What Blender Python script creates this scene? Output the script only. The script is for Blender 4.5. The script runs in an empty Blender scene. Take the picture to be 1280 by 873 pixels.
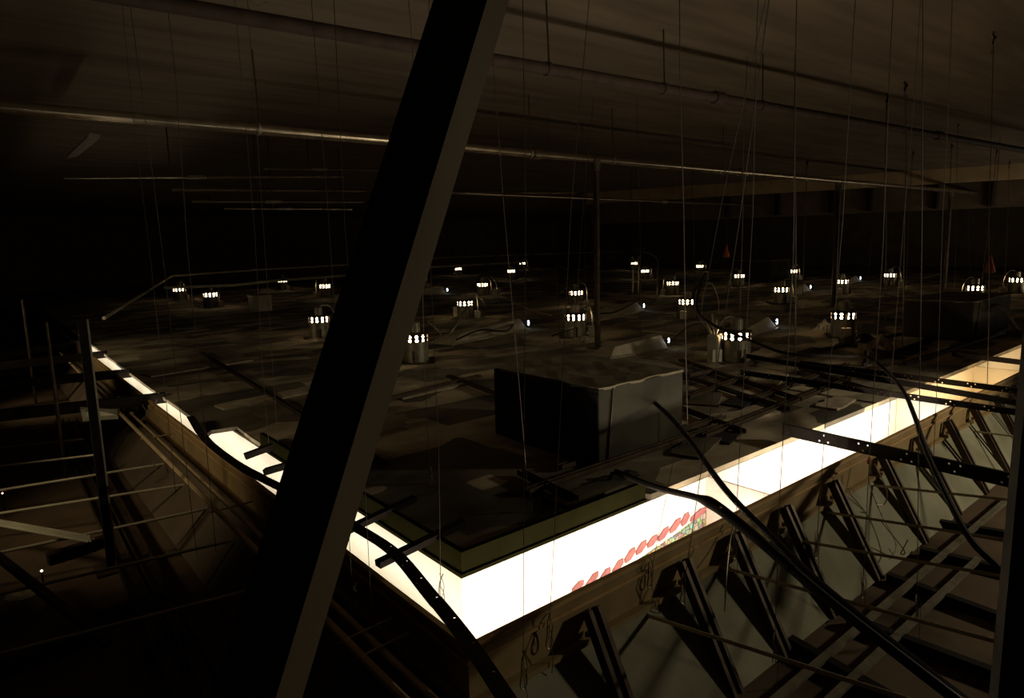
import bpy, bmesh, math, random
from mathutils import Vector, Matrix, Quaternion
random.seed(7)
V = Vector
C = bpy.context.scene.collection
PI = math.pi

# ------------------------------------------------------------------ camera survey
F, CX, CY = 820.0, 640.0, 426.5
Xc = V((1010, 146.5, -820)).normalized()
_y = V((-680, 101.5, -820))
Zc = Xc.cross(_y).normalized()
Yc = Zc.cross(Xc)
def ray(px, py):
    v = V((px - CX, -(py - CY), -F)); return V((Xc.dot(v), Yc.dot(v), Zc.dot(v)))
_r = ray(586, 805)
CAM = _r * (1.5 / _r.z)
def P(px, py, z):                      # the place on a level z seen at a pixel
    r = ray(px, py); return CAM + r * ((z - CAM.z) / r.z)
def PX(px, py, x):
    r = ray(px, py); return CAM + r * ((x - CAM.x) / r.x)
def PY(px, py, y):
    r = ray(px, py); return CAM + r * ((y - CAM.y) / r.y)
def PD(px, py, d):                     # at a distance along the optical axis
    return CAM + ray(px, py) * (d / F)
cam = bpy.data.cameras.new('camera'); co = bpy.data.objects.new('camera', cam); C.objects.link(co)
R = Matrix((Xc, Yc, Zc)).to_4x4()
R.translation = CAM
co.matrix_world = R
cam.sensor_width = 36; cam.lens = 36 * F / 1280; cam.shift_y = -10 / 1280
cam.clip_end = 200; cam.clip_start = 0.02
sc = bpy.context.scene; sc.camera = co

# ------------------------------------------------------------------ materials
def mat(name, c1, c2=None, scale=6.0, rough=0.8, metal=0.0, bump=0.0, stretch=(1, 1, 1), emis=None, strength=0, detail=6, lo=.35, hi=.65, spec=.3, rot=0):
    m = bpy.data.materials.new(name); m.use_nodes = True
    nt = m.node_tree; b = nt.nodes['Principled BSDF']
    b.inputs['Base Color'].default_value = (*c1, 1); b.inputs['Roughness'].default_value = rough
    b.inputs['Metallic'].default_value = metal; b.inputs['Specular IOR Level'].default_value = spec
    if c2:
        tc = nt.nodes.new('ShaderNodeTexCoord'); mp = nt.nodes.new('ShaderNodeMapping'); mp.inputs['Scale'].default_value = stretch
        mp.inputs['Rotation'].default_value = (0, 0, rot)
        nz = nt.nodes.new('ShaderNodeTexNoise'); nz.inputs['Scale'].default_value = scale; nz.inputs['Detail'].default_value = detail
        rp = nt.nodes.new('ShaderNodeValToRGB'); rp.color_ramp.elements[0].color = (*c1, 1); rp.color_ramp.elements[1].color = (*c2, 1)
        rp.color_ramp.elements[0].position = lo; rp.color_ramp.elements[1].position = hi
        nt.links.new(tc.outputs['Object'], mp.inputs[0]); nt.links.new(mp.outputs[0], nz.inputs['Vector'])
        nt.links.new(nz.outputs[0], rp.inputs[0]); nt.links.new(rp.outputs[0], b.inputs['Base Color'])
        if bump:
            bp = nt.nodes.new('ShaderNodeBump'); bp.inputs['Strength'].default_value = bump; bp.inputs['Distance'].default_value = .02
            nt.links.new(nz.outputs[0], bp.inputs['Height']); nt.links.new(bp.outputs[0], b.inputs['Normal'])
    if emis:
        b.inputs['Emission Color'].default_value = (*emis, 1); b.inputs['Emission Strength'].default_value = strength
    return m
M = dict(
    deck=mat('board_deck', (.115, .083, .055), (.20, .15, .10), 1.6, .9, 0, .35, (.35, 3.2, 1), rot=.85, lo=.3, hi=.7),
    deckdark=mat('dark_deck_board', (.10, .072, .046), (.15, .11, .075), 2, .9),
    header=mat('painted_header', (.40, .28, .15), (.52, .38, .22), 2, .8, 0, .1),
    slab=mat('plaster_back', (.14, .11, .07), (.46, .38, .265), 1.1, .95, 0, .5, (1, 1.6, 1), detail=9, lo=.38, hi=.62),
    lowfloor=mat('dusty_lower_floor', (.075, .046, .026), (.13, .085, .048), 2.2, .95, 0, .4, detail=8),
    kerb=mat('olive_board', (.010, .009, .003), (.014, .0125, .0045), 5, .95, spec=0),
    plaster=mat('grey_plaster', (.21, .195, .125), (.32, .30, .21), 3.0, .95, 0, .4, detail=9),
    board=mat('tan_board', (.27, .18, .08), (.36, .255, .12), 4, .8, 0, .15),
    rim=mat('rim_wood', (.45, .27, .11), (.58, .37, .17), 8, .6),
    white=mat('white_lining', (.86, .83, .75), (.9, .87, .8), 3, .7),
    cream=mat('cream_lining', (.85, .72, .48), (.9, .78, .55), 3, .7),
    pinkpanel=mat('pale_pink_panel', (.88, .62, .58), (.92, .74, .68), 90, .7),
    pink=mat('pink_paint', (.36, .12, .125), (.42, .16, .16), 20, .6),
    dark=mat('black_iron', (.014, .010, .009), (.024, .018, .015), 9, .8, 0, spec=.1),
    iron=mat('brown_iron', (.05, .033, .02), (.10, .065, .04), 9, .5, .5),
    pipe=mat('steel_pipe', (.30, .24, .165), (.44, .36, .26), 7, .27, .85),
    painted=mat('painted_pipe', (.05, .032, .024), (.075, .048, .036), 9, .7, 0, spec=.15),
    rod=mat('zinc_rod', (.42, .37, .26), (.55, .49, .36), 8, .45, .2),
    brass=mat('tan_conduit', (.62, .46, .25), (.75, .58, .34), 7, .4, .15),
    galv=mat('galvanised', (.24, .21, .155), (.36, .32, .24), 12, .45, .6),
    hood=mat('dusty_sheet', (.40, .35, .26), (.55, .49, .37), 6, .6, .15),
    wire=mat('hanger_wire_steel', (.06, .042, .03), (.10, .07, .05), 20, .6, .1),
    cord=mat('black_rubber', (.02, .015, .012), (.032, .025, .02), 9, .6, spec=.12),
    conduit=mat('flex_conduit', (.30, .25, .19), (.44, .38, .30), 30, .35, .7),
    wood=mat('brace_wood', (.080, .058, .030), (.115, .084, .046), 3, .8, 0, .3, (1, 1, .2)),
    box=mat('darkened_duct_board', (.022, .019, .011), (.05, .043, .027), 2.6, .95, 0, .4, detail=9),  # box body: shade put into the colour where slot light falls too strongly
    lid=mat('lightened_lid', (.16, .13, .08), (.28, .235, .15), 3, .95, 0, .5, detail=9),  # lit look of the box top put into a paler colour
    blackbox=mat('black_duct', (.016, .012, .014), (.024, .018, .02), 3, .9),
    pale=mat('pale_metal', (.46, .44, .32), (.58, .55, .42), 6, .55, .2),
    jbox=mat('junction_box_steel', (.42, .38, .29), (.55, .50, .40), 9, .5, .4),
    orange=mat('orange_plastic', (.5, .10, .03), (.6, .15, .05), 9, .6),
    debris=mat('plaster_scrap', (.30, .24, .16), (.46, .38, .27), 9, .95, 0, .4),
    lamp=mat('warm_lamp', (1, .8, .5), emis=(1, .74, .40), strength=26),
    cool=mat('cool_lamp', (.8, .9, 1), emis=(.72, .86, 1.0), strength=5),
    spark=mat('pinhole_glow', (1, .8, .5), emis=(1, .78, .5), strength=6),  # glow of light coming through small holes
)
def mosaic():
    m = mat('mosaic_tiles', (.8, .8, .6)); nt = m.node_tree; b = nt.nodes['Principled BSDF']
    tc = nt.nodes.new('ShaderNodeTexCoord')
    vo = nt.nodes.new('ShaderNodeTexVoronoi'); vo.inputs['Scale'].default_value = 34
    hs = nt.nodes.new('ShaderNodeMixRGB'); hs.inputs[0].default_value = .65; hs.inputs[2].default_value = (.36, .33, .2, 1)
    ve = nt.nodes.new('ShaderNodeTexVoronoi'); ve.feature = 'DISTANCE_TO_EDGE'; ve.inputs['Scale'].default_value = 34
    rp = nt.nodes.new('ShaderNodeValToRGB'); rp.color_ramp.elements[0].color = (.08, .09, .05, 1); rp.color_ramp.elements[1].color = (1, 1, 1, 1)
    rp.color_ramp.elements[1].position = .14
    mx = nt.nodes.new('ShaderNodeMixRGB'); mx.blend_type = 'MULTIPLY'; mx.inputs[0].default_value = 1
    for n in (vo, ve): nt.links.new(tc.outputs['Object'], n.inputs['Vector'])
    nt.links.new(vo.outputs['Color'], hs.inputs[1]); nt.links.new(ve.outputs['Distance'], rp.inputs[0])
    nt.links.new(hs.outputs[0], mx.inputs[1]); nt.links.new(rp.outputs[0], mx.inputs[2]); nt.links.new(mx.outputs[0], b.inputs['Base Color'])
    return m
M['mosaic'] = mosaic()
def patchy(m, sc_, lo, hi):                  # boards of differing age: cells of lighter and darker plaster
    nt = m.node_tree; b = nt.nodes['Principled BSDF']; src = b.inputs['Base Color'].links[0].from_socket
    tc = nt.nodes.new('ShaderNodeTexCoord'); mp = nt.nodes.new('ShaderNodeMapping'); mp.inputs['Scale'].default_value = (sc_, sc_ * 1.7, 1)
    vo = nt.nodes.new('ShaderNodeTexVoronoi'); vo.distance = 'CHEBYCHEV'; vo.inputs['Scale'].default_value = 1
    rp = nt.nodes.new('ShaderNodeValToRGB'); rp.color_ramp.elements[0].color = (lo, lo, lo, 1); rp.color_ramp.elements[1].color = (hi, hi, hi, 1)
    rp.color_ramp.elements[0].position = .3; rp.color_ramp.elements[1].position = .6
    mx = nt.nodes.new('ShaderNodeMixRGB'); mx.blend_type = 'MULTIPLY'; mx.inputs[0].default_value = 1
    nt.links.new(tc.outputs['Object'], mp.inputs[0]); nt.links.new(mp.outputs[0], vo.inputs['Vector']); nt.links.new(vo.outputs['Color'], rp.inputs[0])
    nt.links.new(src, mx.inputs[1]); nt.links.new(rp.outputs[0], mx.inputs[2]); nt.links.new(mx.outputs[0], b.inputs['Base Color'])
patchy(M['slab'], 1.3, .35, 1.25)

# ------------------------------------------------------------------ mesh helpers
class MB:
    def __init__(s): s.v = []; s.f = []
    def add(s, vs, fs):
        o = len(s.v); s.v += [V(v) for v in vs]; s.f += [tuple(o + i for i in f) for f in fs]; return s
    def box(s, a, b):
        (x0, y0, z0), (x1, y1, z1) = a, b
        return s.add([(x0,y0,z0),(x1,y0,z0),(x1,y1,z0),(x0,y1,z0),(x0,y0,z1),(x1,y0,z1),(x1,y1,z1),(x0,y1,z1)],
                     [(0,3,2,1),(4,5,6,7),(0,1,5,4),(1,2,6,5),(2,3,7,6),(3,0,4,7)])
    def beam(s, a, b, w, h, up=(0, 0, 1)):          # rectangular bar from a to b, w across, h along up
        a, b = V(a), V(b); d = (b - a).normalized(); sd = d.cross(V(up))
        if sd.length < 1e-4: sd = d.cross(V((1, 0, 0)))
        sd.normalize(); u = sd.cross(d)
        vs = [p + sd * (i * w / 2) + u * (j * h / 2) for p in (a, b) for i, j in ((-1,-1),(1,-1),(1,1),(-1,1))]
        return s.add(vs, [(0,1,2,3),(7,6,5,4),(0,4,5,1),(1,5,6,2),(2,6,7,3),(3,7,4,0)])
    def prism(s, pts, d):                            # polygon extruded by vector d
        n = len(pts); pts = [V(p) for p in pts]
        return s.add(pts + [p + V(d) for p in pts], [tuple(range(n))[::-1], tuple(range(n, 2 * n))] + [(i, (i + 1) % n, n + (i + 1) % n, n + i) for i in range(n)])
    def tube(s, pts, r, seg=8):
        pts = [V(p) for p in pts]; n = len(pts); rr = r if isinstance(r, (list, tuple)) else [r] * n
        t0 = (pts[1] - pts[0]).normalized(); ref = V((0, 0, 1)) if abs(t0.z) < .9 else V((1, 0, 0))
        u = t0.cross(ref).normalized(); rings = []
        for i, p in enumerate(pts):
            t = (pts[min(i + 1, n - 1)] - pts[max(i - 1, 0)]).normalized()
            u = (u - t * u.dot(t)).normalized(); w = t.cross(u)
            rings.append([p + (u * math.cos(k * 2 * PI / seg) + w * math.sin(k * 2 * PI / seg)) * rr[i] for k in range(seg)])
        fs = [(i * seg + k, i * seg + (k + 1) % seg, (i + 1) * seg + (k + 1) % seg, (i + 1) * seg + k) for i in range(n - 1) for k in range(seg)]
        fs += [tuple(range(seg))[::-1], tuple((n - 1) * seg + k for k in range(seg))]
        return s.add([v for q in rings for v in q], fs)
    def lathe(s, prof, c=(0, 0, 0), seg=20):
        c = V(c); vs = [c + V((r * math.cos(k * 2 * PI / seg), r * math.sin(k * 2 * PI / seg), z)) for r, z in prof for k in range(seg)]
        n = len(prof)
        fs = [(i * seg + k, i * seg + (k + 1) % seg, (i + 1) * seg + (k + 1) % seg, (i + 1) * seg + k) for i in range(n - 1) for k in range(seg)]
        fs += [tuple(range(seg))[::-1], tuple((n - 1) * seg + k for k in range(seg))]
        return s.add(vs, fs)
    def cell(s, fn, u0, u1, v0, v1, hole=None, hr=(0, 0)):   # a quad (u,v)->point, with an eight-sided hole in it
        um, vm = (u0 + u1) / 2, (v0 + v1) / 2
        o = [(u0,v0),(um,v0),(u1,v0),(u1,vm),(u1,v1),(um,v1),(u0,v1),(u0,vm)]
        if not hole: return s.add([fn(*q) for q in (o[0], o[2], o[4], o[6])], [(0, 1, 2, 3)])
        cu, cv = hole
        i = [(cu + hr[0] * math.cos(a), cv + hr[1] * math.sin(a)) for a in [(-135 + 45 * k) * PI / 180 for k in range(8)]]
        return s.add([fn(*q) for q in o + i], [(k, (k + 1) % 8, 8 + (k + 1) % 8, 8 + k) for k in range(8)])
    def obj(s, name, m, parent=None, smooth=False, solid=0):
        me = bpy.data.meshes.new(name); me.from_pydata([tuple(v) for v in s.v], [], s.f); me.update()
        bm = bmesh.new(); bm.from_mesh(me); bmesh.ops.remove_doubles(bm, verts=bm.verts, dist=1e-5)
        bmesh.ops.recalc_face_normals(bm, faces=bm.faces); bm.to_mesh(me); bm.free()
        me.materials.append(M[m])
        if smooth:
            me.polygons.foreach_set('use_smooth', [True] * len(me.polygons))
            me.set_sharp_from_angle(angle=math.radians(40))
        o = bpy.data.objects.new(name, me); C.objects.link(o)
        if parent: o.parent = parent
        if solid:
            md = o.modifiers.new('thickness', 'SOLIDIFY'); md.thickness = solid
        return o
def tag(o, label, cat, group=None):
    o['label'] = label; o['category'] = cat
    if group: o['group'] = group
    return o
def thing(name, label, cat, loc=(0, 0, 0), rz=0, group=None):
    o = bpy.data.objects.new(name, None); C.objects.link(o); o.location = loc; o.rotation_euler = (0, 0, rz)
    o.empty_display_size = .1
    return tag(o, label, cat, group)
def struct(o): o['kind'] = 'structure'; return o
def dup(root, loc, rz, label, scale=1):
    r = root.copy(); C.objects.link(r); r.location = loc; r.rotation_euler = (0, 0, rz); r['label'] = label; r.scale = (scale,) * 3
    for ch in list(root.children):
        c = ch.copy(); C.objects.link(c); c.parent = r
        for g in ch.children:
            d = g.copy(); C.objects.link(d); d.parent = c
    return r
def smoothpath(pts, n=8):                              # Catmull-Rom through points
    pts = [V(p) for p in pts]; q = [pts[0] * 2 - pts[1]] + pts + [pts[-1] * 2 - pts[-2]]; out = []
    for i in range(1, len(q) - 2):
        p0, p1, p2, p3 = q[i - 1:i + 3]
        for k in range(n):
            t = k / n
            out.append(.5 * ((2 * p1) + (p2 - p0) * t + (2 * p0 - 5 * p1 + 4 * p2 - p3) * t * t + (3 * p1 - p0 - 3 * p2 + p3) * t ** 3))
    out.append(pts[-1]); return out

# ------------------------------------------------------------------ levels
DECK = 3.35            # underside of the roof deck
TOP = .02              # upper face of the hung ceiling
LOW = -.66             # lower level outside the slots
XI, YI = .285, .455    # inner edges of the two slots
XE, YE = 33.0, 34.0

# ------------------------------------------------------------------ setting
struct(MB().box((-7, -7, DECK), (XE + .2, YE + .2, DECK + .15)).obj('ceiling', 'deck'))
# hung ceiling seen from above, an L-cut slab with thickness
pl = [(XI + .05, YI + .05, 0), (1.62, YI + .05, 0), (1.66, YI, 0), (XE, YI, 0), (XE, YE, 0), (.16, YE, 0)] + [tuple(P(*q, 0)) for q in ((99, 420), (150, 459), (193, 491), (243, 526), (258, 546), (264, 541), (296, 536))] + [(XI + .01, 3.4, 0), (XI + .01, 3.2, 0), (XI + .05, 3.1, 0)]
pl = [(a, b, -.015) for a, b, c in pl]
struct(MB().prism(pl, (0, 0, TOP + .014)).obj('floor', 'slab'))
kx, ky = XI + .012, YI + .012
struct(MB().prism([(kx, ky, -.014), (1.62, ky, -.014), (1.62, ky + .03, -.014), (kx + .03, ky + .03, -.014), (kx + .03, 3.2, -.014), (kx, 3.2, -.014)], (0, 0, .114)).obj('trim_6', 'kerb'))
struct(MB().box((XI - .0, YI - .0, -.02), (1.62, YI + .05, -.002)).box((XI, YI + .05, -.02), (XI + .05, 3.2, -.002)).obj('trim_8', 'kerb'))
# lower level, walls
struct(MB().box((-7, -7, LOW - .2), (XE, YE, LOW)).obj('floor_lower', 'lowfloor'))
struct(MB().box((XE, -7, LOW), (XE + .2, YE, DECK)).obj('wall_right', 'deckdark'))
struct(MB().box((-7, YE, LOW), (XE, YE + .2, DECK)).obj('wall_back', 'deckdark'))
struct(MB().box((-7.2, -7, LOW), (-7, YE, DECK)).obj('wall_left', 'dark'))
struct(MB().box((-7, -7.2, LOW), (XE, -7, DECK)).obj('wall_front', 'dark'))
# header under the deck at the far right
h0, h1 = P(735, 245.5, DECK - .12), P(1300, 209, DECK - .12)
struct(MB().beam((h0.x, h0.y, DECK - .2), (h1.x, h1.y, DECK - .2), .3, .4).obj('wall_header', 'header'))
dd = (h1 - h0); nrm = V((dd.y, -dd.x, 0)).normalized()
o0 = h0 - nrm * -.5
struct(MB().beam((h0.x + .5, h0.y + .3, 2.62), (h1.x + .5, h1.y + .3, 2.62), .12, .82).obj('wall_header_panel', 'deckdark'))
for t in (.38, .5, .62, .7, .83, .93):
    p = h0 + dd * t
    MB().beam((p.x + .36, p.y + .22, 2.25), (p.x + .36, p.y + .22, DECK - .4), .16, .12, up=(0, 1, 0)).obj('header_post', 'dark')
for o in list(C.objects):
    if o.name.startswith('header_post'): struct(o); o.name = 'wall_header_post'

# ------------------------------------------------------------------ light slots
def slot_walls():
    T = .018
    # outer boards (tan outside, white inside) with rim and ledge
    struct(MB().box((-T, -T, -.24), (14.5, -.004, 0)).obj('wall_slot_right_outer', 'board'))
    struct(MB().box((-T, -.004, -.24), (-.004, 14.5, 0)).obj('wall_slot_left_outer', 'board'))
    struct(MB().box((-.004, -.004, -.55), (14.5, 0, -.004)).obj('wall_slot_right_lining', 'white'))
    struct(MB().box((-.004, 0, -.55), (0, 14.5, -.004)).obj('wall_slot_left_lining', 'white'))
    struct(MB().box((-.024, -.024, -.016), (14.5, .001, .004)).box((-.024, .001, -.016), (.001, 14.5, .004)).obj('trim_9', 'rim'))
    struct(MB().box((-.03, -.03, -.066), (14.5, -T, -.052)).box((-.03, -T, -.066), (-T, 14.5, -.052)).obj('trim_10', 'rim'))
    struct(MB().box((-.055, -.055, -.24), (14.5, -T, -.215)).obj('trim_11', 'board'))
    struct(MB().box((-.055, -T, -.24), (-T, 14.5, -.215)).obj('trim_12', 'board'))
    # inner fascias and trough bottom
    struct(MB().box((XI, YI, -.55), (5.25, YI + .02, -.02)).obj('wall_slot_right_inner', 'white'))
    struct(MB().box((5.25, YI, -.55), (14.5, YI + .02, -.02)).obj('wall_slot_right_inner_far', 'cream'))
    struct(MB().box((XI, YI + .02, -.55), (XI + .02, 14.5, -.02)).obj('wall_slot_left_inner', 'white'))
    struct(MB().box((-.004, -.004, -.57), (14.5, YI + .02, -.55)).box((-.004, YI + .02, -.57), (XI + .02, 14.5, -.55)).obj('floor_slot', 'white'))
slot_walls()
xd = P(905, 600, 0).x
tag(MB().box((xd, .004, -.55), (xd + .012, YI - .002, -.012)).obj('divider_panel', 'pinkpanel'), 'pale pink divider panel closing the bright bay behind the crossing black hoses', 'panel')
tag(MB().box((5.27, .004, -.55), (5.285, YI - .002, -.012)).obj('divider_panel', 'white'), 'white divider panel across the bright slot at the triple black bars', 'panel')
tag(MB().box((7.45, .004, -.55), (7.465, YI - .002, -.012)).obj('divider_panel', 'cream'), 'cream divider panel across the far amber end of the slot', 'panel')
# painted frieze low on the right fascia
fr = thing('painted_frieze', 'pink and mosaic painted frieze inside the bright slot below the black hoses', 'frieze', PY(850, 668, YI))
def fplate(name, pts, m, th):
    b = MB(); loc = V(fr.location)
    b.prism([PY(*q, YI - .001) - loc for q in pts], (0, -th, 0)); return b.obj(name, m, fr)
fplate('mosaic_band', [(776, 714), (800, 698), (850, 664), (885, 636), (908, 618), (936, 648), (880, 676), (786, 722)], 'mosaic', .004)
for (x0, y0, x1, y1) in ((715, 741, 729, 725), (733, 735, 747, 714), (750, 728, 762, 709), (766, 718, 778, 698), (781, 704, 793, 684), (795, 694, 807, 675), (809, 685, 821, 668), (823, 677, 835, 658), (837, 667, 850, 647), (852, 658, 860, 640), (862, 652, 882, 634), (886, 628, 897, 618), (899, 627, 908, 615)):
    d = V((x1 - x0, y1 - y0, 0)); n = V((d.y, -d.x, 0)).normalized() * 3.1
    fplate('pink_petal', [(x0, y0), (x0 + d.x * .3 - n.x, y0 + d.y * .3 - n.y), (x0 + d.x * .8 - n.x, y0 + d.y * .8 - n.y), (x1, y1), (x0 + d.x * .75 + n.x, y0 + d.y * .75 + n.y), (x0 + d.x * .15 + n.x, y0 + d.y * .15 + n.y)], 'pink', .008)

# lamps of the slots, mounted low on the outer boards and aimed at the fascias
def area(loc, target, sx, sy, power, col=(1, .86, .66)):
    l = bpy.data.lights.new('slot_or_fill_lamp', 'AREA'); l.shape = 'RECTANGLE'; l.size = sx; l.size_y = sy; l.energy = power; l.color = col
    o = bpy.data.objects.new('slot_or_fill_lamp', l); C.objects.link(o); o.location = loc
    d = (V(target) - V(loc)).normalized(); xax = V((1, 0, 0)) if abs(d.x) < .5 else V((0, 1, 0))
    zax = -d; yax = zax.cross(xax).normalized(); xax = yax.cross(zax)
    o.rotation_euler = Matrix((xax, yax, zax)).transposed().to_euler()
for x0, x1, pw in ((.1, 2.25, 13), (2.45, 5.15, 18), (5.35, 7.3, 7), (7.6, 9.6, 4)):
    area(((x0 + x1) / 2, .03, -.21), ((x0 + x1) / 2, YI, 0), x1 - x0, .05, pw, (1, .9, .72) if x0 < 5 else (1, .78, .5))
for y0, y1, pw in ((.1, 2.9, 5.5), (3, 5.4, 4.6), (5.5, 7.9, 4.4), (8, 10.4, 4.2), (10.5, 12.7, 3.4)):
    area((.025, (y0 + y1) / 2, -.21), (XI, (y0 + y1) / 2, -.02), y1 - y0, .05, pw, (1, .9, .72))
area((21, -1.5, -.1), (20, 5, 3.2), 10, .3, 85, (1, .86, .62))       # unseen fill added to brighten the tan header

# ------------------------------------------------------------------ sloped plaster, braces and runners outside the slots
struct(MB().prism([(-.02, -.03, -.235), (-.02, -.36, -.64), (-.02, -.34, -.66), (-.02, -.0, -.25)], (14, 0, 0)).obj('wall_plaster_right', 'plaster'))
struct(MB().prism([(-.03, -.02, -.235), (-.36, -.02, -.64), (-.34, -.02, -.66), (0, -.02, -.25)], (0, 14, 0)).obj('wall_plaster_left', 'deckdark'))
names = ['first', 'second', 'third', 'fourth', 'fifth', 'sixth', 'seventh', 'eighth', 'ninth', 'tenth', 'eleventh', 'twelfth', 'thirteenth']
for k, x in enumerate((.62, 1.28, 1.74, 2.28, 2.89, 3.66, 4.34, 5.0, 5.65, 6.3, 6.95)):
    r = thing('brace_stud', 'dark double channel stud on the plaster slope, %s out from the slot corner' % names[k], 'stud', (x, -.05, -.08), group='studs braced down the plaster slope')
    for s in (-.028, .028):
        MB().beam((s, 0, 0), (s, -.31, -.57), .022, .05, up=(0, -.57, .31)).obj('channel', 'iron', r)
    MB().beam((-.045, -.01, -.1), (.045, -.01, -.1), .015, .02).obj('clip', 'galv', r)
# thin rods running outward from the right slot
rodl = ['nearest the slot corner', 'just past the slot corner', 'under the two crossing black hoses', 'behind the crossing black hoses', 'below the long slotted bar', 'under the slotted bar end']
for k, (a, b, x) in enumerate((((800, 767), (1058, 850), 1.0), ((900, 709), (1236, 800), 1.63), ((974, 672), (1243, 719), 2.27), ((1023, 639), (1250, 674), 2.8), ((1092, 607), (1260, 625), 3.5), ((1150, 583), (1262, 594), 4.25), ((1165, 533), (1262, 545), 5.6))):
    A, B = PX(*a, x), PX(*b, x); d = (B - A).normalized()
    lab = (rodl + ['at the far end of the plaster slope'])[k]
    tag(MB().tube([A, B + d * .6], .009).obj('support_rod', 'rod', smooth=True), 'thin rod spanning out over the plaster slope, ' + lab, 'rod', 'rods over the plaster slope')
# rails lying on the lower level at the right
for (a, b, lab) in (((1011, 839), (1253, 630), 'long pale rail on the lower level at the foot of the plaster slope'), ((1065, 849), (1203, 718), 'second pale rail on the lower level, nearer the dark edge post')):
    A, B = P(*a, LOW + .06), P(*b, LOW + .06); d = (B - A).normalized()
    r = thing('floor_rail', lab, 'rail', A - d * .6); L = (B - A).length + .9
    MB().beam((0, 0, 0), d * L, .038, .02).obj('flange', 'galv', r)
    MB().beam((0, .022, -.03), d * L + V((0, .022, -.03)), .006, .05).obj('web', 'iron', r)
for k, (a, b, lab) in enumerate((((975, 795), (1070, 850), 'dark joist on the brown lower level below the first rod'), ((1110, 722), (1240, 770), 'dark joist on the brown lower level under the hoses'), ((1150, 690), (1245, 712), 'dark joist on the brown lower level behind the hoses'), ((1175, 655), (1250, 668), 'dark joist on the lower level near the far end of the plaster'), ((1060, 775), (1245, 845), 'dark joist on the lower level crossing under the pale rails'))):
    A, B = P(*a, LOW + .03), P(*b, LOW + .03)
    tag(MB().beam(A, B + (B - A) * .5, .05, .06).obj('floor_joist', 'dark'), lab, 'joist', 'joists on the lower level')

# ------------------------------------------------------------------ left side: rails, rods, bars, post
tag(MB().tube([(-.28, -.6, -.1), (-.28, 13, -.1)], .017).obj('guard_pipe', 'brass', smooth=True), 'long tan pipe running beside the light slot, outermost of the pair', 'pipe')
r = thing('guard_pipe', 'tan pipe close along the outside of the light slot', 'pipe', (-.165, -.6, -.15))
MB().tube([(0, 0, 0), (0, 6.45, 0)], .015).obj('pipe', 'brass', r, smooth=True)
MB().tube([(0, 6.43, 0), (0, 6.46, 0)], .024, 10).obj('end_collar', 'brass', r, smooth=True)
for y in (1.0, 1.15, 3.0, 5.2):
    MB().tube([(.13, y, .02), (-.14, y - .03, .03)], .006).obj('cross_tie', 'brass', r, smooth=True)
tag(MB().tube([(-.18, 6.2, -.16), (-.18, 13, -.16)], .014).obj('guard_pipe', 'brass', smooth=True), 'far length of tan pipe beyond the pale board on the slot', 'pipe')
lr = (((0, 818), (310, 739), 'lowest of the fan below the beam foot'), ((0, 743), (290, 676), 'second up from the picture bottom'), ((0, 691), (260, 636), 'above the glowing pinhole'), ((0, 642), (232, 606), 'passing over the pale runner end'), ((0, 613), (205, 580), 'fifth up from the picture bottom'), ((0, 583), (118, 569), 'short one by the tall dark post'), ((0, 560), (105, 549), 'just under the pale board'), ((0, 537), (100, 527), 'level with the pale board'), ((0, 484), (105, 472), 'between the first two cross bars'), ((0, 468), (64, 463), 'far one short of the thin uprights'))
for k, (a, b, lab) in enumerate(lr):
    A, B = P(*a, -.42), P(*b, -.38); d = (A - B).normalized()
    tag(MB().tube([B, A + d * 1.5], .011).obj('support_rod', 'rod', smooth=True), 'thin steel rod over the dark lower level, ' + lab, 'rod', 'rods over the dark lower level')
bl = (((194, 493), (-30, 517), 'nearest of four across the long light slot'), ((153, 463), (-30, 479), 'second of four across the long light slot'), ((125, 440), (-30, 457), 'third of four across the long light slot'), ((101, 425), (20, 438), 'last of four across the long light slot'))
for k, (a, b, lab) in enumerate(bl):
    A, B = P(*a, .05), P(*b, .05); d = (A - B).normalized(); A = A + d * .09
    r = thing('cross_bar', 'black iron bar, ' + lab, 'bar', A, group='black bars across the long slot')
    E_ = (B - A) - d * .4
    MB().beam((0, 0, 0), E_, .07, .012).obj('top_flange', 'dark', r)
    MB().beam(V((0, -.03, -.05)), E_ + V((0, -.03, -.05)), .01, .10).obj('web', 'dark', r)
    MB().lathe([(.012, 0), (.012, .015)], c=(-.06, 0, .006), seg=8).obj('bolt', 'galv', r)
pb = P(140, 712, LOW)
r = thing('post', 'tall thin black post standing on the dark lower level before the slot', 'post', (pb.x, pb.y, LOW))
MB().beam((0, 0, 0), (0, 0, 1.75), .05, .04, up=(0, 1, 0)).obj('shaft', 'dark', r)
MB().beam((.03, 0, 0), (.03, 0, 1.75), .012, .04, up=(0, 1, 0)).obj('lit_edge_strip', 'rod', r)  # pale strip paints the lit right edge of the post
MB().box((-.1, -.1, 0), (.1, .1, .015)).obj('base_plate', 'iron', r)
for (a, b, z, lab) in (((25, 384), (41, 475), -.3, 'thin upright rod far out over the dark lower level'), ((54, 406), (79, 569), -.4, 'thin upright rod just outside the tall black post')):
    B = P(*b, z); A = V((B.x, B.y, .9))
    tag(MB().tube([(B.x, B.y, LOW), A], .016).obj('upright_rod', 'iron', smooth=True), lab, 'rod')
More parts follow.
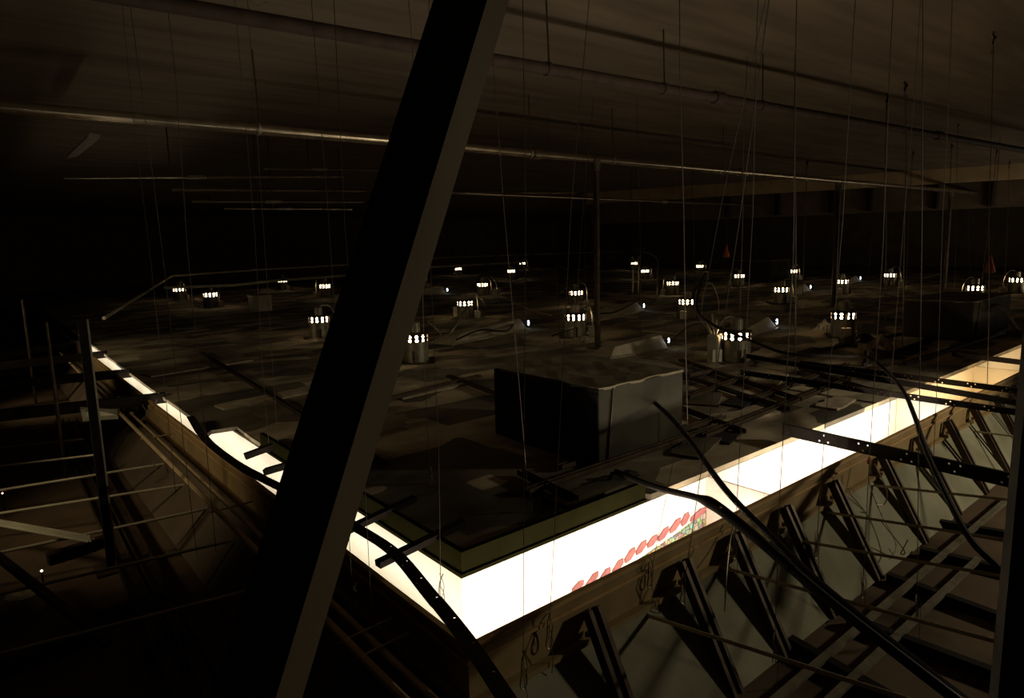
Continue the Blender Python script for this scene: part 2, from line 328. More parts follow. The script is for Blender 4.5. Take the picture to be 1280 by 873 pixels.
# pale board under the first bar, pale runner, plates on the lower level
A = P(101, 514, -.02); Bp = P(152, 500, -.02)
r = thing('pale_board', 'pale greenish board end tucked under the nearest black bar', 'board', A)
MB().prism([(0, 0, 0), Bp - A, P(148, 524, -.12) - A, P(104, 527, -.12) - A], (.0, .06, .03)).obj('panel', 'pale', r)
MB().beam((0, -.01, .01), (Bp - A) + V((0, -.01, .01)), .03, .012).obj('edge_lip', 'pale', r)
A, B = P(-30, 650, -.35), P(114, 676, -.35)
r = thing('runner_channel', 'pale metal runner lying loose over the dark lower level', 'channel', A)
MB().beam((0, 0, 0), B - A, .05, .008).obj('web', 'pale', r)
for s in (-.025, .025): MB().beam((0, s, .012), (B - A) + V((0, s, .012)), .006, .03).obj('flange', 'pale', r)
A, B = P(-10, 690, -.3), P(135, 805, -.5)
tag(MB().beam(A, B, .04, .04).obj('diagonal_strut', 'iron'), 'dark diagonal strut over the lower level in the bottom corner', 'strut')
for (a, b, w, lab) in (((130, 603), (262, 860), .07, 'long dark channel on the lower level nearer the slot'), ((108, 603), (225, 860), .07, 'long dark channel on the lower level, twin of the one nearer the slot')):
    A, B = P(*a, LOW + .04), P(*b, LOW + .04); d = (B - A).normalized()
    r = thing('floor_channel', lab, 'channel', A - d * 3)
    L = (B - A).length + 3.5; n = d.cross(V((0, 0, 1)))
    MB().beam((0, 0, 0), d * L, .09, .008).obj('web', 'iron', r)
    for s in (-1, 1): MB().beam(n * s * .045 + V((0, 0, .02)), d * L + n * s * .045 + V((0, 0, .02)), .006, .05).obj('flange', 'iron', r)
for (a, b, lab) in (((0, 838), (130, 790), 'dark joist low in the bottom corner beside the diagonal strut'), ((120, 775), (205, 748), 'short dark joist left of the long dark channels'), ((60, 700), (135, 675), 'dark joist behind the glowing pinhole'), ((180, 820), (240, 800), 'short dark joist at the foot of the big brace')):
    A, B = P(*a, LOW + .04), P(*b, LOW + .04)
    tag(MB().beam(A, B, .06, .08).obj('floor_joist', 'dark'), lab, 'joist')
for (q, r_, lab) in (((52, 714), .007, 'tiny pinhole of light from below among the dark joists'), ((3, 617), .006, 'tiny pinhole of light from below at the picture edge among the rods')):
    p = P(*q, -.45); r = thing('light_pinhole', lab, 'light', p)  # glowing bead added in place of light through a hole
    MB().lathe([(.002, -r_), (r_, -r_ * .3), (r_, r_ * .3), (.002, r_)], seg=10).obj('lens', 'spark', r)
    MB().tube([(0, 0, -r_), (0, 0, LOW + .45)], .005).obj('stem', 'dark', r)
p = P(32, 765, LOW)
tag(MB().lathe([(.02, 0), (.1, .005), (.11, .05), (.09, .12), (.05, .13), (.02, .1)], c=p, seg=14).obj('canister', 'hood', smooth=True), 'pale dusty rounded canister on the dark lower level', 'canister')

# ------------------------------------------------------------------ perforated strap along the long slot
def perforated(b, pts, w, up, pitch=.035, every=3, hr=.0075, rows=2):
    pts = [V(p) for p in pts]
    Ls = [0]
    for i in range(1, len(pts)): Ls.append(Ls[-1] + (pts[i] - pts[i - 1]).length)
    def at(u):
        for i in range(1, len(pts)):
            if u <= Ls[i] or i == len(pts) - 1:
                t = (u - Ls[i - 1]) / max(Ls[i] - Ls[i - 1], 1e-6); return pts[i - 1].lerp(pts[i], t), (pts[i] - pts[i - 1]).normalized()
    n = int(Ls[-1] / pitch); rnd = random.Random(3)
    side0 = None
    def fn(u, v):
        p, d = at(u); s = d.cross(V(up)).normalized(); return p + s * v
    for k in range(n):
        u0, u1 = k * pitch, (k + 1) * pitch
        for j in range(rows):
            v0, v1 = -w / 2 + j * w / rows, -w / 2 + (j + 1) * w / rows
            hole = ((u0 + u1) / 2, (v0 + v1) / 2) if ((k // every) % 3 == 0 and (k + j) % 2 == 0) else None
            b.cell(fn, u0, u1, v0, v1, hole, (hr, hr))
    return b
sp = smoothpath([P(*q, .1) for q in ((238, 521), (252, 543), (268, 560), (300, 583), (345, 606), (395, 631), (440, 656), (492, 690), (535, 740), (585, 803), (640, 885))], 6)
r = thing('perforated_strap', 'long black perforated iron strap bending along and over the slot corner', 'strap', sp[0])
b = MB(); perforated(b, [p - sp[0] for p in sp], .062, (0, 0, 1), .03, 2, .0065); b.obj('web', 'dark', r, solid=.004)
b = MB(); q = [p - sp[0] + V((.012, .02, -.022)) for p in sp]; 
for i in range(len(q) - 1): b.beam(q[i], q[i + 1], .006, .045)
b.obj('flange', 'dark', r)
for (a, b_, lab) in (((447, 657), (500, 632), 'short black cross tie from the strap to the ceiling edge, farther one'), ((486, 699), (560, 663), 'short black cross tie from the strap to the ceiling edge near the corner')):
    A, B = P(*a, .075), P(*b_, .105)
    d = (B - A).normalized()
    tag(MB().beam(A - d * .06, B + d * .1, .045, .03).obj('cross_tie', 'dark'), lab, 'tie')
for (a, b_, lab) in (((306, 571), (333, 561), 'thin black tie across the wide part of the long slot'), ((331, 590), (352, 584), 'thin black tie across the slot beside the brace')):
    A, B = P(*a, .06), P(*b_, .09)
    tag(MB().beam(A, B + (B - A) * .3, .05, .04).obj('cross_tie', 'dark'), lab, 'tie')

# ------------------------------------------------------------------ black bars across the right slot
br = (((978, 537), (1262, 601), True, .085, 'black perforated bar crossing the bright slot just past the hoses'),
      ((926, 466), (1285, 518), True, .05, 'black perforated bar across the slot, nearest of the tight group of three'),
      ((925, 444), (1285, 506.5), False, .05, 'plain black bar across the slot, middle of the tight group of three'),
      ((1000, 454), (1285, 491), True, .05, 'black perforated bar across the slot, far one of the tight group of three'),
      ((1190, 443), (1290, 455), False, .055, 'plain black bar across the amber far end of the slot'))
for k, (a, b_, perf, h, lab) in enumerate(br):
    z0 = .10
    A, B = P(*a, z0), P(*b_, z0); d = (B - A).normalized(); Ev = B - A + d * .15
    r = thing('slotted_bar', lab, 'bar', A, group='black bars across the slot')
    if perf:
        b = MB(); perforated(b, [V((0, 0, 0)), Ev], h, d.cross(V((0, 0, 1))), .03, 3, .007); b.obj('web', 'dark', r, solid=.004)
    else:
        MB().beam((0, 0, 0), Ev, .008, h).obj('web', 'dark', r)
    MB().beam(V((0, 0, h / 2)), Ev + V((0, 0, h / 2)), .025, .006).obj('top_flange', 'dark', r)

# ------------------------------------------------------------------ hoses and cables
def hose(name, pts, rad, m, lab, cat, seg=8, n=8, group=None, ext=None):
    q = smoothpath(pts, n); o = thing(name, lab, cat, q[0], group=group)
    MB().tube([p - q[0] for p in q], rad, seg).obj('sheath', m, o, smooth=True)
    return o, q
o, q = hose('flexible_hose', [P(746, 527, .12), P(772, 508, .26), P(800, 494, .33), P(830, 514, .36), P(860, 548, .34), P(905, 610, .3), P(960, 667, .24), P(1025, 730, .18), P(1178, 854, .08), P(1260, 912, 0)], .016, 'cord', 'black hose arching from the plaster box over the slot, upper of two', 'hose')
MB().tube([V((0, 0, 0)), q[6] - q[0]], .02).obj('end_fitting', 'dark', o, smooth=True)
o, q = hose('flexible_hose', [P(770, 590, .14), P(818, 609, .17), P(870, 622, .22), P(893, 632, .26), P(930, 660, .26), P(1030, 746, .2), P(1168, 854, .1), P(1230, 900, .02)], [.008] * 12 + [.012] * 6 + [.017, .022, .026, .028, .028] + [.025] * 34, 'cord', 'thick black hose with a lumpy joint crossing low over the slot, lower of two', 'hose') if False else hose('flexible_hose', [P(770, 590, .14), P(818, 609, .17), P(870, 622, .22), P(893, 632, .26), P(930, 660, .26), P(1030, 746, .2), P(1168, 854, .1), P(1230, 900, .02)], .018, 'cord', 'thick black hose with a lumpy joint crossing low over the slot, lower of two', 'hose')
jt = smoothpath([P(872, 622.5, .22) - q[0], P(893, 632, .26) - q[0], P(935, 664, .262) - q[0], P(990, 712, .23) - q[0]], 6)
MB().tube(jt, [.018, .02, .023, .026, .028, .029, .029, .028, .027, .026, .025, .025, .024, .024, .023, .022, .021, .021, .019], 10).obj('joint_sleeve', 'dark', o, smooth=True)
MB().lathe([(.004, 0), (.009, .004), (.004, .01)], c=P(900, 636, .285) - q[0], seg=8).obj('screw', 'galv', o)
def lerpz(pts): return [P(x, y, z) for x, y, z in pts]
o, q = hose('power_cable', lerpz([(866, 368, .75), (882, 341, .95), (874, 362, .8), (872, 388, .62), (893, 407, .5), (934, 424, .42), (984, 442, .36), (1051, 445, .36), (1085, 447, .36), (1107, 463, .34), (1129, 489, .3), (1143, 520, .28), (1160, 570, .22), (1206, 664, .08), (1250, 712, 0)]), .016, 'cord', 'long looping black cable from the can cluster down across the slot', 'cable')
MB().tube([P(1083, 440, .36) - q[0], P(1082, 456, .30) - q[0]], .022).obj('clamp', 'dark', o)
conds = [
 ([(880, 341, .9), (870, 362, .75), (872, 392, .5), (884, 410, .35), (892, 425, .2)], 'pale flexible conduit looping up by the front can', .012),
 ([(894, 424, .25), (882, 402, .5), (877, 391, .55), (881, 360, .85), (890, 355, .85), (898, 375, .6), (898, 392, .4)], 'thin cable ring standing behind the front can', .007),
 ([(806, 311, 1.1), (793, 312, 1.15), (818, 320, 1.05), (822, 345, .7), (821, 375, .2)], 'cable drop hanging beside the far pair of cans', .02),
 ([(592, 357, .5), (620, 320, 1.2), (642, 311, 1.3), (665, 318, 1.2), (700, 333, 1.0), (730, 336, .95), (765, 322, 1.1), (800, 310, 1.25)], 'long cable sagging in two swags across the far cans', .018),
 ([(560, 420, .12), (575, 400, .35), (585, 380, .5)], 'straight pale conduit leaning up to the can before the wedge hood', .014),
 ([(535, 402, .4), (546, 412, .33), (552, 420, .2)], 'short bright conduit curving off the can beside the brace', .012),
 ([(594, 367, .5), (602, 374, .42), (607, 383, .25)], 'short bright conduit curving off the can behind the brace', .014),
 ([(613, 346, .55), (619, 352, .45), (622, 362, .25)], 'short bright conduit by the far middle can', .016),
 ([(570, 425, .12), (600, 413, .25), (632, 414, .2), (643, 405, .15)], 'dark cable draped over the long wedge hood', .014),
 ([(690, 420, .14), (712, 412, .2), (735, 405, .12)], 'dark cable draped behind the tall steel post', .014),
 ([(742, 392, .15), (765, 391, .2), (785, 383, .25), (800, 374, .3)], 'dark cable rising over the middle wedge hood', .014),
 ([(702, 365, .55), (708, 360, .6), (716, 358, .6)], 'bright conduit stub hooked over the can by the tall post', .016),
 ([(835, 430, .1), (862, 408, .25), (885, 404, .2)], 'thin dark cable on the plaster right of the middle wedge', .01),
 ([(1085, 362, .15), (1105, 368, .2), (1135, 376, .3)], 'dark cable running onto the black duct box', .02),
 ([(1236, 400, .15), (1240, 383, .5), (1255, 388, .45), (1272, 414, .1)], 'short dark hose arching off the end of the black duct box', .025),
 ([(625, 370, .15), (660, 386, .15), (690, 395, .2)], 'thin pale cable lying behind the long wedge hood', .012),
]
for pts, lab, rad in conds:
    mname = 'conduit' if ('pale' in lab or 'bright' in lab or 'ring' in lab or 'drop' in lab) else 'cord'
    q = smoothpath(lerpz(pts), 7); tag(MB().tube(q, rad, 7).obj('conduit' if mname == 'conduit' else 'cable', mname, smooth=True), lab, 'cable')

# ------------------------------------------------------------------ big pipes under the deck
def pipe(label, pts, rad, m, couplings, hangers, name='overhead_pipe'):
    pts = [V(p) for p in pts]; o = thing(name, label, 'pipe', pts[0])
    d = (pts[-1] - pts[0]).normalized()
    MB().tube([p - pts[0] for p in pts], rad, 12).obj('pipe', m, o, smooth=True)
    for u in couplings:
        c = d * u; MB().tube([c - d * .07, c - d * .06, c + d * .06, c + d * .07], [rad * 1.05, rad * 1.35, rad * 1.35, rad * 1.05], 12).obj('coupling', m, o, smooth=True)
    for u in hangers:
        c = d * u
        h = MB().tube([c + d * .02, c + V((0, 0, DECK - pts[0].z))], .007, 6).obj('hanger_rod', 'iron', o)
        MB().tube([c - d * .015, c + d * .015], rad * 1.16, 12).obj('clamp', 'painted' if m == 'painted' else 'galv', h, smooth=True)
    return o
p1a, p1b = P(150, -5, 2.85), P(1310, 193, 2.85)
L1 = (p1b - p1a).length
p1a2 = p1a + (p1a - p1b).normalized() * 1.5
pipe('dark pipe slung close below the roof deck passing behind the big brace', [p1a2, p1b + (p1b - p1a).normalized() * 3], .046, 'painted', [(P(917, 118, 2.85) - p1a2).length, (P(1185, 168, 2.85) - p1a2).length], [(P(850, 105, 2.85) - p1a2).length, (P(690, 84, 2.85) - p1a2).length, (P(970, 128, 2.85) - p1a2).length])
Z2 = 2.64
A2 = V((-6.5, 4.5, Z2))
pipe('shiny steel pipe carried on the row of tall posts', [A2, (27, 4.5, Z2)], .05, 'pipe', [(P(690, 189, Z2).x + 6.5), P(968, 211, Z2).x + 6.5], [P(694, 186, Z2).x + 6.5, P(812, 194, Z2).x + 6.5, P(966, 206, Z2).x + 6.5, P(300, 172, Z2).x + 6.5])
# branch off the shiny pipe end, angled plate at the far left
A = P(122, 160, Z2)
tag(MB().prism([P(108, 165, Z2) - V((0, 0, .05)), P(82, 198, Z2), P(96, 196, Z2), P(122, 168, Z2) - V((0, 0, .05))], (.03, .03, .05)).obj('gusset_plate', 'galv'), 'dull angled gusset plate hanging under the steel pipe near the far corner', 'plate')
for (a, b_, z, rad, lab) in (((80, 222), (432, 221), 2.6, .02, 'thin pipe in the dark, highest of the far group'), ((215, 237), (720, 241), 2.6, .032, 'far pipe level with the thin hanger couplings'), ((560, 241), (1010, 260), 2.6, .035, 'far pipe with a bright top edge right of the brace'), ((240, 252), (455, 253), 2.3, .02, 'thin far pipe just under the level far pipe'), ((280, 261), (440, 262), 2.2, .016, 'lowest thin far pipe left of the brace'), ((330, 211), (480, 213), 2.75, .016, 'short thin pipe under the shiny steel pipe near the brace'), ((1085, 258), (1290, 246), 2.5, .03, 'thin dark pipe before the tan header')):
    A, B = P(*a, z), P(*b_, z); d = (B - A).normalized()
    o = thing('overhead_pipe', lab, 'pipe', A)
    MB().tube([(0, 0, 0), B - A], rad, 10).obj('pipe', 'pipe', o, smooth=True)
    c = (B - A) * .45; MB().tube([c - d * .12, c + d * .12], rad * 1.5, 10).obj('coupling', 'galv', o, smooth=True)
    c = (B - A) * .36; MB().tube([c, c + V((0, 0, DECK - z))], .012, 6).obj('hanger_rod', 'iron', o)
# low guard rails far back
for pts, lab in (([(130, 398, .5), (215, 345, .9), (330, 337, .9), (440, 331, .9), (560, 322, .9), (700, 317, .9), (850, 312, .9)], 'upper long low rail bent down at its end beyond the cans'), ([(205, 360, .85), (290, 357, .85), (345, 351, .85), (430, 345, .85), (540, 334, .85), (652, 328, .85)], 'lower long low rail passing before the far cans')):
    q = lerpz(pts); tag(MB().tube(q, .03, 8).obj('low_rail', 'rod', smooth=True), lab, 'rail')
tag(MB().tube([P(650, 328, .85), P(690, 358, TOP)], .025, 8).obj('strut_pipe', 'pipe', smooth=True), 'slanting pipe leg beside the far middle cans', 'pipe')
for (x0, lab) in ((791.5, 'left of the two thin pale uprights before the far pair of cans'), (798.5, 'right of the two thin pale uprights before the far pair of cans')):
    B = P(x0 - .5, 366, TOP); A = PX(x0, 321, B.x)
    tag(MB().tube([B, (B.x, B.y, A.z)], .025, 8).obj('upright_pipe', 'galv', smooth=True), lab, 'pipe')
A, B = P(850, 338, .7), P(920, 338, .7)
tag(MB().tube([A, B], .02, 8).obj('cross_pipe', 'pipe', smooth=True), 'short level pipe behind the cable ring', 'pipe')
# tall posts
for (x, y, base, rad, lab) in ((5.47, 4.46, TOP, .042, 'tall steel post nearest, rising behind the plaster box'), (12.82, 4.52, TOP, .05, 'second tall steel post, behind the bright single can'), (19.68, 4.6, TOP, .05, 'third tall steel post, behind the black duct box')):
    r = thing('steel_post', lab, 'post', (x, y, base), group='posts under the steel pipe')
    MB().tube([(0, 0, 0), (0, 0, Z2 - base - .03)], rad, 12).obj('shaft', 'iron', r, smooth=True)
    MB().tube([(0, 0, Z2 - base - .16), (0, 0, Z2 - base + .0)], rad * 1.4, 12).obj('collar', 'pipe', r, smooth=True)
    MB().box((-.11, -.11, 0), (.11, .11, .02)).obj('base_plate', 'iron', r)

# ------------------------------------------------------------------ the big brace and the edge post
Bb, Bt = PD(328, 853, 1.12), PD(590, 0, 1.34)
d = (Bt - Bb).normalized(); Bt2 = Bt + d * ((DECK - Bt.z) / d.z); Bb2 = Bb + d * ((LOW - Bb.z) / d.z)
view = (CAM - (Bb + Bt) / 2); sd = d.cross(view).normalized(); fr_ = sd.cross(d).normalized()
# turned a little so its flank faces the light slot
ang = math.radians(32); u = (fr_ * math.cos(ang) - sd * math.sin(ang)).normalized()
r = thing('diagonal_brace', 'massive dark timber brace slanting across the whole view', 'brace', Bb2)
MB().beam((0, 0, 0), Bt2 - Bb2, .118, .085, up=u).obj('timber', 'wood', r)
p = PD(421, 655, 1.17) - Bb2
MB().lathe([(.001, -.01), (.012, -.009), (.014, 0), (.012, .009), (.001, .01)], c=p, seg=8).obj('bolt_head', 'dark', r)
A, B = PD(1249, 853, .8), PD(1284, 470, .85)
d2 = (B - A).normalized(); A2_ = A + d2 * ((LOW - A.z) / d2.z); B2_ = B + d2 * ((DECK - B.z) / d2.z)
sd2 = d2.cross(CAM - A).normalized()
if sd2.dot(Xc * 0 + (PD(1300, 600, .8) - PD(1200, 600, .8))) < 0: sd2 = -sd2
off = sd2 * .05
u2 = (sd2.cross(d2).normalized() * math.cos(.15) + sd2 * math.sin(.15))
r = thing('edge_post', 'dark leaning post upright beside the plaster slope at the edge of the scene', 'post', A2_ + off)
MB().beam((0, 0, 0), B2_ - A2_, .11, .06, up=u2).obj('shaft', 'wood', r)
MB().beam(-off * .98, B2_ - A2_ - off * .98, .006, .05, up=u2).obj('lit_edge_strip', 'board', r)  # tan strip puts the light on this edge into colour

# ------------------------------------------------------------------ recessed cans
def make_can():
    r = thing('downlight_can', '', 'downlight', group='vented downlight cans on the hung ceiling')
    MB().lathe([(.165, -.05), (.165, .21), (.172, .21), (.172, .218)], seg=24).obj('housing', 'galv', r, smooth=True)
    b = MB(); rr = .172
    for j in range(2):
        for k in range(12):
            a0, a1 = k * PI / 6, (k + 1) * PI / 6; v0, v1 = .218 + j * .05, .218 + (j + 1) * .05
            b.cell(lambda u, v: V((rr * math.cos(u), rr * math.sin(u), v)), a0, a1, v0, v1, ((a0 + a1) / 2, (v0 + v1) / 2), (.125, .0205))
    vr = b.obj('vent_ring', 'dark', r)
    MB().lathe([(.178, .318), (.178, .328), (.09, .34), (.085, .34)], seg=24).obj('top_plate', 'iron', r, smooth=True)
    MB().lathe([(.07, .34), (.07, .46), (.055, .475), (.01, .475)], seg=14).obj('socket_cap', 'galv', r, smooth=True)
    MB().lathe([(.11, .2), (.145, .215), (.15, .31), (.11, .316)], seg=16).obj('lamp', 'lamp', r, smooth=True)
    MB().box((-.26, -.22, -.052), (.26, .22, -.04)).obj('mounting_plate', 'iron', r)
    jb = MB().box((.22, -.06, -.04), (.34, .07, .11)).obj('junction_box', 'jbox', r)
    MB().box((.342, -.055, -.03), (.346, .065, .1)).obj('cover', 'jbox', jb)
    MB().tube(smoothpath([(.28, 0, .1), (.27, .02, .32), (.2, .05, .47), (.1, .02, .5), (.03, 0, .475)], 5), .012, 7).obj('flex_conduit', 'conduit', r, smooth=True)
    for s in (-1, 1): MB().beam((.0, s * .21, -.05), (0, s * .21, .12), .03, .008, up=(0, 1, 0)).obj('bracket', 'iron', r)
    return r
can0 = make_can()
rows = {
 'first row behind the slot': [(921, 419), (1054, 394), (1219, 360), (1271, 350)],
 'second row behind the slot': [(519, 422), (719, 396), (859, 377), (977, 362), (1052.5, 352), (1113, 344)],
 'third row behind the slot': [(398.5, 399), (581, 379), (720, 366), (841, 354), (924, 345), (991, 339)],
 'fourth row behind the slot': [(603, 356), (806, 339), (875, 333)],
 'scattered far cans': [(263, 370), (224, 363), (406, 359), (353, 352), (525, 349), (639, 340), (573, 337), (792.6, 330), (653, 330)]}
first = True
ZR = .34 - .268      # can base height so that its ring sits on the surveyed level
for rn, pts in rows.items():
    for k, q in enumerate(pts):
        p = P(*q, .34); p.z = ZR
        sc_ = 1.0 if not rn.startswith('scat') else 1.12
        lab = 'glowing vented downlight can, %s from the left in the %s' % (names[k], rn) if not rn.startswith('scat') else 'small distant glowing downlight can, %s counting from the left of the far scatter' % names[k]
        rz = random.choice((2.2, -.4, .9, 3.6, 5.1)) + random.uniform(-.3, .3)
        if first:
            can0.location = p; can0.rotation_euler = (0, 0, 2.6); can0['label'] = lab; first = False
        else: dup(can0, p, rz, lab, sc_)

# ------------------------------------------------------------------ boxes on the hung ceiling
def ductbox(x0, y0, x1, y1, z1, lab, side, name='plaster_box'):
    r = thing(name, lab, 'box', (x0, y0, TOP)); w, dpt, h = x1 - x0, y1 - y0, z1 - TOP
    b = MB(); rnd = random.Random(5)
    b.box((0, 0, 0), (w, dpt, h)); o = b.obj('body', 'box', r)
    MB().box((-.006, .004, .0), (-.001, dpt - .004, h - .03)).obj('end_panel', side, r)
    # ragged lid of sagging board
    n = 9; vs, fs = [], []
    for i in range(n + 1):
        for j in range(n + 1):
            e = .005 * rnd.uniform(-1, 1) if 0 < i < n and 0 < j < n else -.004 * rnd.random()
            jx = .012 * rnd.uniform(-1, 1) if i in (0, n) else 0; jy = .012 * rnd.uniform(-1, 1) if j in (0, n) else 0
            vs.append((w * i / n + jx, dpt * j / n + jy, h + .014 + e))
    for i in range(n):
        for j in range(n): a = i * (n + 1) + j; fs.append((a, a + n + 1, a + n + 2, a + 1))
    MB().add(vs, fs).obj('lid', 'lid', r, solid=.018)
    MB().beam((0, -.008, .012), (w, -.008, .012), .02, .024).obj('bottom_angle', 'iron', r)
    MB().beam((w * .08, -.006, 0), (w * .14, -.006, h), .004, .02, up=(0, 1, 0)).obj('strap', 'iron', r)
    return r
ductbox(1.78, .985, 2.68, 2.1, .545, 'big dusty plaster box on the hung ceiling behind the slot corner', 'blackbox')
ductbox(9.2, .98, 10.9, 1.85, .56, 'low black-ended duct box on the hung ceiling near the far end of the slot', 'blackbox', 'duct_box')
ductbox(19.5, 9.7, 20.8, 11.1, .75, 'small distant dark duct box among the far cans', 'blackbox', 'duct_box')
ductbox(6.05, 9.9, 6.5, 10.35, .42, 'small pale box behind the can beside the brace', 'box', 'pale_box') if False else None
A = P(318, 390, TOP)
r = thing('pale_carton', 'small pale carton among the dark cans left of the brace', 'box', A)
MB().box((0, 0, 0), (.45, .4, .36)).obj('body', 'pale', r); MB().box((-.02, -.02, .36), (.47, .42, .4)).obj('lid', 'pale', r)

# ------------------------------------------------------------------ wedge hoods with leaking lamps
def make_hood():
    r = thing('wedge_hood', '', 'light fixture', group='wedge shaped fixture hoods')
    b = MB(); L, W, Hh = 1.5, .5, .17
    vs = [(0, 0, 0), (L, 0, 0), (L, W, 0), (0, W, 0), (.25, .12, Hh * .65), (L - .02, .16, Hh), (L - .02, W - .16, Hh), (.25, W - .12, Hh * .65)]
    b.add(vs, [(0,3,2,1), (4,5,6,7), (0,1,5,4), (2,3,7,6), (3,0,4,7), (1,2,6,5)]); b.obj('hood', 'hood', r)
    MB().beam((-.02, -.012, .012), (L + .02, -.012, .012), .03, .024).obj('flange', 'galv', r)
    MB().prism([(L + .005, .1, .02), (L + .005, W - .1, .02), (L + .005, W - .17, Hh - .02), (L + .005, .17, Hh - .02)], (.02, 0, 0)).obj('end_plate', 'iron', r)
    ln = MB().lathe([(.004, -.04), (.014, -.03), (.018, 0), (.014, .03), (.004, .04)], c=(L + .05, .04, .1), seg=10).obj('lamp_end', 'cool', r, smooth=True)
    MB().beam((L + .0, .04, .1), (L + .05, .04, .1), .02, .02).obj('lamp_holder', 'dark', r)
    MB().lathe([(.012, 0), (.012, .02)], c=(.7, .25, Hh * .82), seg=8).obj('knob', 'galv', r)
    return r
hd = make_hood()
hoods = (((565, 432), (663, 412), 'long low wedge hood with a cool lamp spark, behind the brace'), ((745, 402), (807, 389), 'wedge hood with a bright tip just past the nearest tall post'), ((762, 449), (838, 437), 'wedge hood with a cool spark right behind the plaster box'), ((935, 425), (974, 411), 'cone-like wedge hood with a spark beside the front can'), ((1060, 357), (1077, 352), 'tiny wedge hood beside a far can past the second post'), ((985, 372), (1015, 364), 'thin wedge hood with a spark next to the middle can before the second post'), ((470, 373), (560, 367), 'far wedge hood with a spark at the edge of the brace'))
for k, (a, b_, lab) in enumerate(hoods):
    A, B = P(*a, TOP), P(*b_, TOP); dv = B - A; L = dv.length
    o = hd if k == 0 else dup(hd, (0, 0, 0), 0, lab)
    o['label'] = lab; o.location = A; o.rotation_euler = (0, 0, math.atan2(dv.y, dv.x)); o.scale = (L / 1.55, min(1, L / 1.4), 1.15)

# ------------------------------------------------------------------ channels, boards, scraps and dark gap sheets on the hung ceiling
rn = random.Random(11)
chan = [((700, 584), (905, 521), 'long runner past the foot of the plaster box'), ((659, 614), (900, 532), 'long runner nearer the slot than the plaster box'), ((860, 470), (1260, 392), 'long runner behind the looping cable'), ((880, 545), (1110, 455), 'long runner under the looping cable'),
        ((1080, 455), (1200, 410), 'runner just behind the triple black bars'), ((850, 450), (1000, 500), 'cross runner before the front can'), ((870, 475), (985, 512), 'cross runner ahead of the perforated bar'), ((1000, 460), (1085, 487), 'cross runner under the triple black bars'),
        ((850, 510), (930, 540), 'cross runner below the front can cluster'), ((560, 470), (640, 500), 'runner beside the black face of the plaster box'), ((650, 590), (720, 625), 'short cross runner before the plaster box'), ((1050, 425), (1130, 448), 'cross runner by the crumpled sheet'), ((1130, 455), (1255, 416), 'runner along the far slot edge'), ((940, 500), (1060, 455), 'runner over the dusty boards before the front can'), ((860, 497), (935, 470), 'short runner by the front can foot'),
        ((250, 440), (480, 580), 'long dark runner crossing the dim ceiling behind the brace'), ((480, 500), (600, 470), 'runner on the dim board beside the brace'), ((180, 425), (330, 410), 'far dim runner beyond the wide slot')]
for a, b_, lab in chan:
    A, B = P(*a, TOP + .03), P(*b_, TOP + .03); r = thing('ceiling_runner', 'dark metal ' + lab, 'channel', A, group='runners on the hung ceiling')
    n = (B - A).cross(V((0, 0, 1))).normalized() * .02
    MB().beam((0, 0, -.012), B - A + V((0, 0, -.012)), .045, .006).obj('web', 'iron', r)
    for s in (-1, 1): MB().beam(n * s, B - A + n * s, .005, .035).obj('flange', 'iron', r)
brd = [((1060, 410), 1.0, .35, 'debris', .3, 'loose plank leaning by the black duct box'), ((960, 440), .7, .25, 'debris', .1, 'flat plaster offcut behind the looping cable'), ((880, 500), .5, .3, 'slab', .5, 'flat plaster offcut left of the cable'), ((930, 520), .6, .25, 'debris', -.2, 'plaster offcut near the cross runners'),
       ((1030, 480), .45, .2, 'blackbox', .2, 'black sheet for a dark gap behind the triple bars'), ((1140, 440), .7, .16, 'blackbox', .05, 'black strip for a dark gap close to the far slot edge'), ((540, 488), .9, .22, 'debris', .1, 'dim pale board beside the black face of the box'), ((725, 425), .6, .3, 'debris', .5, 'pale crumpled scrap at the foot of the nearest post'),  # black sheets stand in for dark openings in the ceiling
       ((735, 618), .5, .18, 'slab', .05, 'lumpy plaster scrap at the broken slot edge'), ((870, 560), .5, .22, 'slab', .3, 'plaster scrap under the upper hose'), ((1190, 395), .5, .09, 'galv', .9, 'pale metal strip propped against the black duct box'), ((985, 405), .8, .3, 'debris', .15, 'flat board between the front cans'),
       ((640, 395), 1.2, .5, 'debris', .1, 'flat dusty board behind the long wedge hood'), ((860, 410), 1.6, .7, 'debris', .05, 'wide flat dusty board left of the front can'), ((700, 385), 1.6, .6, 'debris', -.1, 'flat dusty board by the middle can'), ((1000, 372), 2.5, .6, 'debris', .05, 'far flat board before the second post'), ((1150, 345), 3, .8, 'debris', .1, 'far flat board under the end cans'),
       ((930, 503), .45, .2, 'blackbox', .1, 'dark sheet for an opening between the runners below the front can'), ((905, 548), .3, .16, 'blackbox', .3, 'small dark sheet for an opening by the upper hose and the slot'), ((868, 470), .5, .2, 'blackbox', .2, 'dark sheet for an opening at the foot of the front can'), ((1010, 440), .6, .14, 'blackbox', .05, 'dark strip for an opening under the looping cable'), ((960, 475), .6, .3, 'debris', .3, 'pale board among the runners before the front can'), ((1045, 505), .5, .2, 'debris', .1, 'pale board near the perforated bar and the slot'), ((370, 430), 1.2, .3, 'debris', .2, 'dim flat board by the can beside the brace'), ((250, 460), 1.3, .3, 'debris', .15, 'dim flat board over the dark ceiling'), ((330, 500), .9, .25, 'debris', .1, 'dim flat board above the wide part of the slot')]  # the dark sheets here paint shaded gaps in the ceiling
